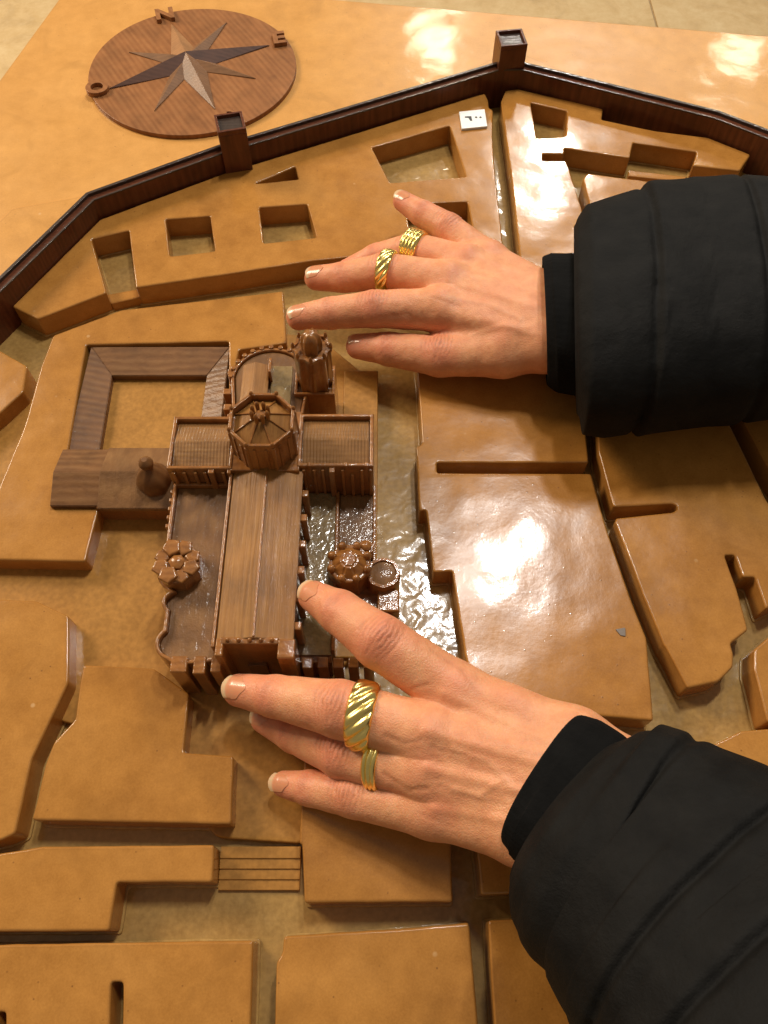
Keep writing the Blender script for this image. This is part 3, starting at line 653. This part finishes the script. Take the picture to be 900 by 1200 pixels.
def surface_nets(f, lo, hi, s):
    n = np.ceil((hi - lo) / s).astype(int) + 1
    g = np.empty(n, np.float32)
    ys = lo[1] + s * np.arange(n[1]); zs = lo[2] + s * np.arange(n[2]); Y, Z = np.meshgrid(ys, zs, indexing='ij')
    for i0 in range(0, n[0], 24):
        xs = lo[0] + s * np.arange(i0, min(n[0], i0 + 24))
        q = np.empty((len(xs),) + Y.shape + (3,), np.float32); q[..., 0] = xs[:, None, None]; q[..., 1] = Y; q[..., 2] = Z
        g[i0:i0 + len(xs)] = f(q)
    ins = g < 0; m = n - 1
    cn = np.zeros(m, np.int8)
    for d in np.ndindex(2, 2, 2): cn += ins[d[0]:d[0] + m[0], d[1]:d[1] + m[1], d[2]:d[2] + m[2]]
    act = (cn > 0) & (cn < 8); idx = np.full(m, -1, np.int64); cells = np.argwhere(act); idx[act] = np.arange(len(cells))
    acc = np.zeros((len(cells), 3)); cnt = np.zeros(len(cells))
    for ax_ in range(3):
        o1, o2 = [k for k in range(3) if k != ax_]
        for u in (0, 1):
            for v_ in (0, 1):
                d0 = np.zeros(3, int); d0[o1] = u; d0[o2] = v_; d1 = d0.copy(); d1[ax_] = 1
                a = g[tuple((cells + d0).T)]; b = g[tuple((cells + d1).T)]; c = (a < 0) != (b < 0)
                t = np.where(c, a / np.where(c, a - b, 1), 0); pt = d0 + t[:, None] * (d1 - d0)
                acc += np.where(c[:, None], pt, 0); cnt += c
    verts = lo + s * (cells + acc / cnt[:, None]); quads = []
    for ax_ in range(3):
        o1, o2 = [(1, 2), (2, 0), (0, 1)][ax_]
        sl = [slice(None)] * 3; sl[ax_] = slice(0, m[ax_]); A = ins[tuple(sl)]
        sl[ax_] = slice(1, None); B = ins[tuple(sl)]
        e = np.argwhere(A != B); ok = (e[:, o1] > 0) & (e[:, o2] > 0) & (e[:, o1] < m[o1]) & (e[:, o2] < m[o2]); e = e[ok]
        def at(du, dv):
            c = e.copy(); c[:, o1] -= du; c[:, o2] -= dv; return idx[tuple(c.T)]
        q = np.stack([at(1, 1), at(0, 1), at(0, 0), at(1, 0)], 1); fl_ = A[tuple(e.T)]
        q[~fl_] = q[~fl_][:, ::-1]; quads.append(q)
    return verts, np.concatenate(quads)

def make_hand(fingers, palm, parent, tendons, veins, creases, label, nails, side_sign):
    """fingers: name -> [(px, py, z, radius) from tip to knuckle]; palm: [((px,py,z,r),(px,py,z,r))]"""
    cv = lambda t: (np.array(P(t[0], t[1], t[2])), t[3])
    fat = (1.10, 1.09, 1.09, 1.04) if side_sign > 0 else (1.06, 1.06, 1.06, 1.03)
    FJ = {k: [cv((t[0], t[1], t[2], t[3] * fat[i])) for i, t in enumerate(v)] for k, v in fingers.items()}
    PJ = [(cv(a), cv(b)) for a, b in palm]
    def palm_d(p):
        d = None
        for (a, ra), (b, rb) in PJ:
            c = cone(p, a, b, ra, rb); d = c if d is None else smin(d, c, .0085)
        return d
    def finger_d(p, J):
        d = None
        for (a, ra), (b, rb) in zip(J[:-1], J[1:]):
            c = cone(p, a, b, ra, rb); d = c if d is None else smin(d, c, .0022)
        return d
    def sdf(p):
        pd = palm_d(p); d = pd
        for k, J in FJ.items(): d = np.minimum(d, smin(pd, finger_d(p, J), .0065))
        return d
    allp = [j for J in FJ.values() for j in J] + [j for s_ in PJ for j in s_]
    lo = np.min([a - r for a, r in allp], 0) - .004; hi = np.max([a + r for a, r in allp], 0) + .004
    V, Qd = surface_nets(lambda q: sdf(q.astype(np.float32)), lo, hi, .00085)
    def grad(p):
        e = .0004; return np.stack([(sdf(p + np.eye(3)[i] * e) - sdf(p - np.eye(3)[i] * e)) / (2 * e) for i in range(3)], -1)
    for _ in range(2):
        G = grad(V); d = sdf(V); V = V - G * (np.clip(d, -.0006, .0006) / np.maximum((G * G).sum(-1), .2))[:, None]
    G = grad(V); nrm = G / np.linalg.norm(G, axis=1)[:, None]; up = np.clip((nrm[:, 2] - .05) / .5, 0, 1)
    disp = np.zeros(len(V)); red = np.zeros(len(V)); dark = np.zeros(len(V)); ven = np.zeros(len(V))
    def nz(p, s_, o_=0): return .6 * vnoise(p * s_ + o_ * 7.31)
    for k, J in FJ.items():
        near = finger_d(V, J) < .004
        idxs = np.where(near)[0]; Pn = V[idxs]
        # dorsal wrinkles over the joints, seen as a small whorl
        for ji, (dep, spread) in ((2, (.00075, .0120)), (1, (.00040, .0055))):
            if ji >= len(J) - 1: continue
            c, r = J[ji]; ax_ = J[ji - 1][0] - J[ji + 1][0]; ax_ = ax_ / np.linalg.norm(ax_)
            dn = np.array([0, 0, 1.]) - ax_ * ax_[2]; dn /= np.linalg.norm(dn); sd = np.cross(ax_, dn)
            q = Pn - c; u = q @ ax_; vv = q @ sd; dm_ = np.clip((nrm[idxs] @ dn - .15) / .5, 0, 1)
            wob_ = nz(Pn, 330, ji) * .0011
            for j in range(-4 if ji == 2 else -2, 5 if ji == 2 else 3):
                u0 = j * spread / 4.5; curve = np.sign(j) * (vv ** 2) * 22 if j else 0
                line = np.exp(-((u + wob_ - u0 + curve) / .00075) ** 2) * np.exp(-(vv / (r * .62)) ** 2) * dm_ * (1 - abs(j) * .11)
                line *= .55 + .6 * (nz(Pn, 500, j + 20 * ji) + .3).clip(0, 1)
                disp[idxs] -= dep * line; dark[idxs] = np.maximum(dark[idxs], line * (.6 if ji == 2 else .4))
            red[idxs] = np.maximum(red[idxs], .55 * np.exp(-(u / (r * .9)) ** 2) * dm_)
            disp[idxs] += .0007 * np.exp(-(u / .006) ** 2 - (vv / .008) ** 2) * dm_ * (ji == 2)
        tip, rt = J[0]; dd = np.linalg.norm(Pn - tip, axis=1); red[idxs] = np.maximum(red[idxs], .75 * np.exp(-(dd / .016) ** 2))
        mc, rm = J[-1]; q = V - mc; e = np.exp(-((q[:, :2] ** 2).sum(1)) / .0085 ** 2) * up
        disp += .0011 * e; red = np.maximum(red, .35 * e)
    def dist2(poly):
        pts = [np.array(P(x, y, z)[:2]) for x, y, z in poly]; d = np.full(len(V), 9.)
        for a, b in zip(pts[:-1], pts[1:]):
            ba = b - a; h = np.clip(((V[:, :2] - a) @ ba) / (ba @ ba), 0, 1); d = np.minimum(d, np.linalg.norm(V[:, :2] - a - h[:, None] * ba, axis=1))
        return d
    for poly, amp, wd in tendons: disp += amp * np.exp(-(dist2(poly) / wd) ** 2) * up
    for poly, amp, wd in veins:
        e = np.exp(-(dist2(poly) / wd) ** 2) * up; disp += amp * e; ven = np.maximum(ven, e * .5)
    wob_ = nz(V, 260, 5) * .0008
    for poly, amp, wd in creases:
        e = np.exp(-((dist2(poly) + wob_) / wd) ** 2) * up; disp -= amp * .6 * e; dark = np.maximum(dark, e * .18)
    disp += nz(V, 120, 2) * .00035 + nz(V, 300, 8) * .00013
    red = np.clip(red + nz(V, 70, 3) * .30 + .16, 0, 1)
    V = V + nrm * disp[:, None]
    o_c = V.mean(0); o_c[2] = V[:, 2].min()
    me = bpy.data.meshes.new('hand'); me.from_pydata((V - o_c).tolist(), [], Qd.tolist())
    col = me.color_attributes.new('tint', 'FLOAT_COLOR', 'POINT')
    col.data.foreach_set('color', np.stack([red, dark, ven * .35, np.ones(len(V))], 1).astype(np.float32).ravel())
    h = obj('hand', me, M['skin'], parent, tuple(o_c), 180); h['label'] = label
    # nails
    for k, (roll, wd, ln_, free) in nails.items():
        J = FJ[k]; tip, rt = J[0]; ax_ = tip - J[1][0]; ax_ /= np.linalg.norm(ax_)
        dn = np.array([0, 0, 1.]) - ax_ * ax_[2]; dn /= np.linalg.norm(dn); sd = np.cross(dn, ax_)
        c_, s_ = math.cos(roll), math.sin(roll); dn, sd = dn * c_ + sd * s_, sd * c_ - dn * s_
        nu, nv = 27, 19; vs, tint = [], []
        for i in range(nu):
            t = i / (nu - 1); u = -ln_ * .62 + t * ln_ + t ** 6 * 0
            wloc = wd * (1 - .16 * (1 - t) ** 3 - .35 * max(0, t - .75) ** 2 * 8) * (1 - .42 * max(0, 1 - t / .3) ** 2)
            for j in range(nv):
                a = -1 + 2 * j / (nv - 1); y = a * wloc
                # rounded both ends
                uu = u + (free if t > .7 else 0) * ((t - .7) / .3 if t > .7 else 0) - (a * a) * ln_ * (.16 * t ** 2) + (a * a) * ln_ * .20 * (1 - t) ** 2
                top = math.sqrt(max(0, (rt * 1.06) ** 2 - (y * .92) ** 2)) * .93
                drop = .0011 * max(0, (uu - rt * .2) / (rt * .9)) ** 2
                vs.append(tip + ax_ * uu + sd * y + dn * (top - drop)); tint.append(min(1, max(0, (t - .80) / .07)))
        vs = np.array(vs)
        # the bed follows the skin, the free edge runs straight on from it
        nb = int(nu * .80); g3 = vs.reshape(nu, nv, 3); bedp = g3[:nb].reshape(-1, 3).copy()
        for _ in range(6):
            dsk = sdf(bedp); slope = (sdf(bedp + dn * .0003) - dsk) / .0003
            bedp -= dn * ((dsk - .00026) / np.maximum(slope, .45))[:, None].clip(-.002, .002)
        g3[:nb] = bedp.reshape(nb, nv, 3); pass
        for i in range(nb, nu):
            al_ = ((g3[i] - g3[nb - 1]) @ ax_)[:, None]; g3[i] = g3[nb - 1] + ax_ * al_ - dn * (al_ ** 2 * 25 + al_ * .18)
        vs = g3.reshape(-1, 3)
        fs = [(i * nv + j, i * nv + j + 1, (i + 1) * nv + j + 1, (i + 1) * nv + j) for i in range(nu - 1) for j in range(nv - 1)]
        low = vs - dn * .0005; nn = len(vs); fs2 = fs + [tuple(q + nn for q in f[::-1]) for f in fs]
        rim = [j for j in range(nv)] + [i * nv + nv - 1 for i in range(1, nu)] + [(nu - 1) * nv + j for j in range(nv - 2, -1, -1)] + [i * nv for i in range(nu - 2, 0, -1)]
        fs2 += [(rim[i], rim[i - 1], rim[i - 1] + nn, rim[i] + nn) for i in range(len(rim))]
        c3 = vs.mean(0); me = bpy.data.meshes.new('fingernail'); me.from_pydata(np.concatenate([vs, low]).__sub__(c3).tolist(), [], fs2)
        bm = bmesh.new(); bm.from_mesh(me); bmesh.ops.recalc_face_normals(bm, faces=bm.faces); bm.to_mesh(me); bm.free()
        ca_ = me.color_attributes.new('tint', 'FLOAT_COLOR', 'POINT')
        ca_.data.foreach_set('color', np.stack([np.array(tint + tint), np.zeros(2 * nn), np.zeros(2 * nn), np.ones(2 * nn)], 1).astype(np.float32).ravel())
        obj('fingernail', me, M['nail'], h, tuple(c3), 50)
    return h, FJ

def ring_band(hand, J, i, t, width, thick, strands, twist, label, tilt=0.0, grow=0.0):
    (a, ra), (b, rb) = J[i], J[i + 1]; c = a + (b - a) * t; r = ra + (rb - ra) * t + .0004 + grow; ax_ = (b - a) / np.linalg.norm(b - a)
    dn = np.array([0, 0, 1.]) - ax_ * ax_[2]; dn /= np.linalg.norm(dn); sd = np.cross(ax_, dn)
    n, m_ = 160, 26; vs = []
    for k in range(n):
        th = 2 * math.pi * k / n; wv = width * (1 + .16 * math.cos(th))
        for j in range(m_):
            s_ = -1 + 2 * j / (m_ - 1); prof = math.sqrt(max(0, 1 - abs(s_) ** 3.0))
            rid = abs(math.sin(strands * math.pi * (s_ * .5 + .5) + twist * th)) ** .7
            vs.append(c + ax_ * (s_ * wv / 2 + tilt * math.sin(th) * width) + (dn * math.cos(th) + sd * math.sin(th)) * (r + thick * prof * (.30 + .70 * rid)))
    for k in range(n):
        th = 2 * math.pi * k / n; wv = width * (1 + .16 * math.cos(th))
        for s_ in (1, -1): vs.append(c + ax_ * (s_ * wv / 2 + tilt * math.sin(th) * width) + (dn * math.cos(th) + sd * math.sin(th)) * (r - .0008))
    fs = []; b0 = n * m_
    for k in range(n):
        k2 = (k + 1) % n
        for j in range(m_ - 1): fs.append((k * m_ + j, k * m_ + j + 1, k2 * m_ + j + 1, k2 * m_ + j))
        fs.append((k * m_ + m_ - 1, b0 + 2 * k, b0 + 2 * k2, k2 * m_ + m_ - 1)); fs.append((b0 + 2 * k, b0 + 2 * k + 1, b0 + 2 * k2 + 1, b0 + 2 * k2)); fs.append((b0 + 2 * k + 1, k * m_, k2 * m_, b0 + 2 * k2 + 1))
    me = bpy.data.meshes.new('ring'); me.from_pydata((np.array(vs) - c).tolist(), [], fs)
    bm = bmesh.new(); bm.from_mesh(me); bmesh.ops.recalc_face_normals(bm, faces=bm.faces); bm.to_mesh(me); bm.free()
    o = obj('ring', me, M['gold'], hand, tuple(c), 60); o['label'] = label; return o

def tube(name, secs, m, parent, nt=220, nr=150, seams=(), puff=.0, rib=0, wr=.0, side=None):
    """secs: [(point, half width, half height, t)] swept into a sleeve; seams: t positions pulled in"""
    ts = [s[3] for s in secs]; C3 = np.array([s[0] for s in secs]); A = [s[1] for s in secs]; B = [s[2] for s in secs]
    tt = np.linspace(ts[0], ts[-1], nr)
    def interp(v): 
        return np.interp(tt, ts, v)
    cen = np.stack([interp(C3[:, i]) for i in range(3)], 1)
    k = np.ones(7) / 7
    for i in range(3): cen[:, i] = np.convolve(np.pad(cen[:, i], 3, mode='reflect', reflect_type='odd'), k, 'valid')
    a, b = interp(A), interp(B); T = np.gradient(cen, axis=0); T /= np.linalg.norm(T, axis=1)[:, None]
    vs = []
    for i in range(nr):
        sd = np.cross(T[i], [0, 0, 1.]) if side is None else np.array(side); sd /= np.linalg.norm(sd); un = np.cross(sd, T[i]); un /= np.linalg.norm(un)
        for j in range(nt):
            th = 2 * math.pi * j / nt; cth, sth = math.cos(th), math.sin(th)
            ex = 2.4; rr = (abs(cth) ** ex + abs(sth) ** ex) ** (-1 / ex); d = 0.0
            p0 = cen[i] + sd * a[i] * cth * rr + un * b[i] * sth * rr
            for s_, dep, wd in seams:
                sh = s_ + .0022 * mnoise.noise(Vector((cth * 1.6, sth * 1.6, s_ * 40))); g_ = (tt[i] - sh)
                d -= dep * math.exp(-(g_ / wd) ** 2) + .00055 * math.exp(-(g_ / .011) ** 2) * mnoise.noise(Vector((cth * 13, sth * 13, s_ * 9)))
            if puff: d += puff * (mnoise.noise(Vector(p0) * 22) + .5 * mnoise.noise(Vector(p0) * 55))
            if wr:   # pulled folds running away from the seams
                d += wr * mnoise.noise(Vector((p0[0] * 60 * abs(T[i][1]) + p0[1] * 60 * abs(T[i][0]), tt[i] * 14, cth + sth)))
            if rib: d += .00010 * math.cos(rib * th)
            q = p0 - cen[i]; vs.append(p0 + q / np.linalg.norm(q) * d)
    vs = np.array(vs); fs = [(i * nt + j, i * nt + (j + 1) % nt, (i + 1) * nt + (j + 1) % nt, (i + 1) * nt + j) for i in range(nr - 1) for j in range(nt)]
    # turn the front edge in, close the far end
    base = len(vs); inner = []
    sd0 = vs[:nt] - cen[0]
    for kk, (sc_, dp) in enumerate(((.975, -.0012), (.945, .0005), (.90, .010))):
        inner.append(cen[0] + sd0 * sc_ + T[0] * dp)
    vs = np.concatenate([vs] + inner)
    prev = 0
    for kk in range(3):
        cur = base + kk * nt; fs += [(prev + (j + 1) % nt, prev + j, cur + j, cur + (j + 1) % nt) for j in range(nt)]; prev = cur
    fs.append(tuple((nr - 1) * nt + j for j in range(nt)))
    c = vs.mean(0); c[2] = vs[:, 2].min()
    me = bpy.data.meshes.new(name); me.from_pydata((vs - c).tolist(), [], fs)
    bm = bmesh.new(); bm.from_mesh(me); bmesh.ops.recalc_face_normals(bm, faces=bm.faces); bm.to_mesh(me); bm.free()
    return obj(name, me, m, parent, tuple(c), 60)

pe = empty('person', (.25, .2, HB), 'person in a black padded jacket, two ringed hands exploring the model', 'person')
# --- lower hand (a left hand, thumb hidden underneath)
FL = {'index': [(368, 699, .060, .0084), (398, 717, .069, .0112), (446, 752, .077, .0136), (535, 812, .069, .0150)],
      'middle': [(281, 809, .046, .0084), (322, 816, .054, .0106), (398, 831, .066, .0140), (500, 860, .070, .0150)],
      'ring': [(310, 843, .024, .0074), (345, 859, .032, .0098), (402, 882, .047, .0126), (500, 904, .063, .0140)],
      'little': [(333, 919, .022, .0066), (364, 924, .029, .0088), (414, 932, .040, .0106), (508, 950, .054, .0130)],
      'thumb': [(486, 792, .034, .0085), (525, 806, .040, .0110), (585, 838, .050, .0140)]}
PL_ = [((535, 812, .069, .0150), (672, 870, .080, .0165)), ((500, 860, .070, .0150), (655, 902, .083, .0165)), ((500, 904, .063, .0140), (634, 938, .081, .0165)),
       ((508, 950, .054, .0130), (614, 972, .074, .0160)), ((585, 838, .052, .0150), (660, 885, .070, .0190)), ((520, 940, .050, .0120), (620, 960, .066, .0180)),
       ((672, 870, .080, .0165), (740, 910, .088, .0170)), ((614, 972, .074, .0160), (680, 1012, .086, .0165)), ((650, 915, .076, .0200), (720, 965, .086, .0210))]
tdn = [([(520, 815, .08), (600, 850, .09), (640, 872, .09)], .0009, .0030), ([(500, 860, .08), (580, 880, .09), (635, 900, .09)], .0010, .0030),
       ([(500, 904, .07), (570, 918, .085), (620, 935, .09)], .0009, .0028), ([(508, 950, .06), (560, 958, .075), (605, 970, .08)], .0007, .0026)]
vns = [([(545, 835, .085), (575, 870, .09), (620, 885, .09), (660, 885, .09)], .0005, .0018), ([(530, 882, .08), (570, 895, .085), (600, 925, .09), (640, 935, .09)], .0005, .0018),
       ([(530, 930, .07), (560, 935, .08), (590, 915, .088)], .0004, .0016)]
crs = [([(447, 805, .07), (470, 812, .075), (500, 805, .08)], .0006, .0011), ([(452, 868, .07), (475, 875, .075), (492, 870, .08)], .0006, .0011), ([(450, 915, .05), (478, 930, .06), (500, 928, .065)], .0006, .0011),
       ([(505, 770, .075), (540, 790, .08), (560, 815, .085)], .0003, .0014), ([(520, 890, .075), (560, 905, .085), (600, 908, .09)], .0003, .0012), ([(515, 925, .07), (560, 940, .08), (590, 945, .085)], .0003, .0012),
       ([(505, 880, .075), (545, 888, .083)], .00035, .0010), ([(490, 955, .06), (530, 972, .065)], .0003, .0010)]
lh, JL = make_hand(FL, PL_, pe, tdn, vns, crs, 'lower left hand, two gold rings, forefinger on the nave roof', {'index': (.15, .0066, .0150, .0012), 'middle': (.10, .0066, .0160, .0016), 'ring': (.1, .0056, .0135, .0012), 'little': (.1, .0050, .0125, .0024)}, 1)
ring_band(lh, JL['middle'], 2, .28, .0125, .0027, 2.0, 7, 'wide twisted gold ring on the lower middle finger', .10, .0004)
ring_band(lh, JL['ring'], 2, .45, .0072, .0014, 3.0, 0, 'plain narrower gold ring on the lower ring finger', 0, .0004)
# --- upper hand (a right hand, back towards the viewer)
FR = {'index': [(350, 372, .041, .0086), (388, 367, .047, .0108), (440, 362, .055, .0124), (515, 363, .057, .0150)],
      'middle': [(371, 326, .040, .0086), (403, 325, .046, .0106), (452, 318, .054, .0126), (525, 332, .058, .0150)],
      'ring': [(408, 316, .030, .0080), (440, 303, .038, .0102), (484, 292, .047, .0118), (545, 311, .054, .0140)],
      'little': [(472, 236, .052, .0074), (496, 251, .053, .0096), (525, 268, .053, .0110), (573, 306, .051, .0132)],
      'thumb': [(420, 406, .030, .0086), (456, 409, .036, .0114), (515, 417, .042, .0140), (590, 413, .050, .0165)]}
PR = [((515, 363, .057, .0150), (645, 402, .060, .0165)), ((525, 332, .058, .0150), (645, 385, .064, .0165)), ((545, 311, .054, .0140), (643, 365, .064, .0165)), ((573, 306, .051, .0132), (642, 348, .060, .0155)),
      ((590, 413, .050, .0165), (650, 405, .058, .0180)), ((560, 400, .044, .0140), (640, 385, .052, .0180)),
      ((645, 402, .060, .0165), (720, 395, .066, .0170)), ((642, 348, .060, .0155), (720, 350, .066, .0160)), ((645, 378, .058, .0190), (720, 372, .066, .0200))]
tdn = [([(515, 363, .07), (580, 375, .075), (620, 385, .075)], .0008, .0034), ([(525, 332, .07), (590, 350, .075), (625, 365, .075)], .0008, .0034), ([(545, 311, .07), (600, 335, .075), (630, 352, .075)], .0006, .0030)]
vns = [([(530, 350, .072), (570, 355, .075), (610, 372, .078)], .0004, .0020), ([(555, 390, .065), (590, 385, .07), (625, 392, .075)], .0004, .0020)]
crs = [([(442, 385, .05), (475, 382, .052), (506, 388, .056)], .0010, .0016), ([(495, 372, .062), (508, 385, .06)], .0005, .0012), ([(505, 352, .07), (540, 358, .073)], .0003, .0012)]
rh, JR = make_hand(FR, PR, pe, tdn, vns, crs, 'upper right hand hovering behind the bell tower, fingers spread', {'index': (0, .0062, .0140, .0010), 'middle': (0, .0062, .0140, .0010), 'little': (.1, .0052, .0125, .0020), 'thumb': (-.3, .0066, .0150, .0010)}, -1)
ring_band(rh, JR['middle'], 2, .02, .0090, .0022, 2.0, 6, 'gold ring on the upper middle finger', 0, .0004)
ring_band(rh, JR['ring'], 2, .03, .0130, .0022, 5.0, 2, 'wide ribbed gold ring on the upper ring finger', .05, .0004)

# --- sleeves
def sec(px, py, z, a, b, t): return (np.array(P(px, py, z)), a, b, t)
# lower sleeve
sl = tube('sleeve', [sec(672, 960, .085, .0440, .0360, 0), sec(684, 970, .087, .0520, .0430, .012), sec(705, 986, .090, .0600, .0480, .035), sec(748, 1012, .096, .0640, .0520, .075),
                     sec(800, 1055, .106, .0700, .0560, .13), sec(880, 1130, .122, .0760, .0600, .20), sec(1010, 1260, .150, .0820, .0640, .30)], M['jacket'], pe,
          seams=((.072, .0024, .0036), (.165, .0026, .004), (.245, .0030, .005)), puff=.0017, wr=.0005)
sl['label'] = 'puffy black lower jacket sleeve'
tube('cuff', [sec(640, 916, .080, .0375, .0290, 0), sec(655, 926, .082, .0395, .0305, .012), sec(675, 942, .085, .0395, .0310, .03), sec(700, 962, .087, .0385, .0300, .05)], M['cuff'], sl, rib=70, nr=60, puff=.0012)
# upper sleeve
su = tube('sleeve', [sec(676, 372, .070, .0740, .0420, 0), sec(684, 370, .071, .0890, .0490, .010), sec(712, 367, .072, .0930, .0510, .03), sec(742, 360, .073, .0940, .0515, .05),
                     sec(752, 357, .073, .0985, .0535, .058), sec(805, 351, .074, .0985, .0535, .10), sec(868, 347, .077, .0960, .0535, .15), sec(900, 345, .079, .0930, .0520, .18), sec(1010, 338, .092, .0930, .0520, .26)], M['jacket'], pe,
          seams=((.0525, .0026, .0024), (.148, .0028, .0040), (.22, .003, .005)), puff=.0016, wr=.0005, side=P(684, 491, .07) - P(680, 244, .07))
su['label'] = 'puffy black upper jacket sleeve'
tube('cuff', [sec(640, 376, .060, .0470, .0360, 0), sec(650, 378, .061, .0500, .0390, .010), sec(672, 380, .064, .0510, .0390, .028), sec(700, 378, .066, .0500, .038, .05)], M['cuff'], su, rib=70, nr=60, puff=.0012, side=P(648, 454, .06) - P(640, 308, .06))
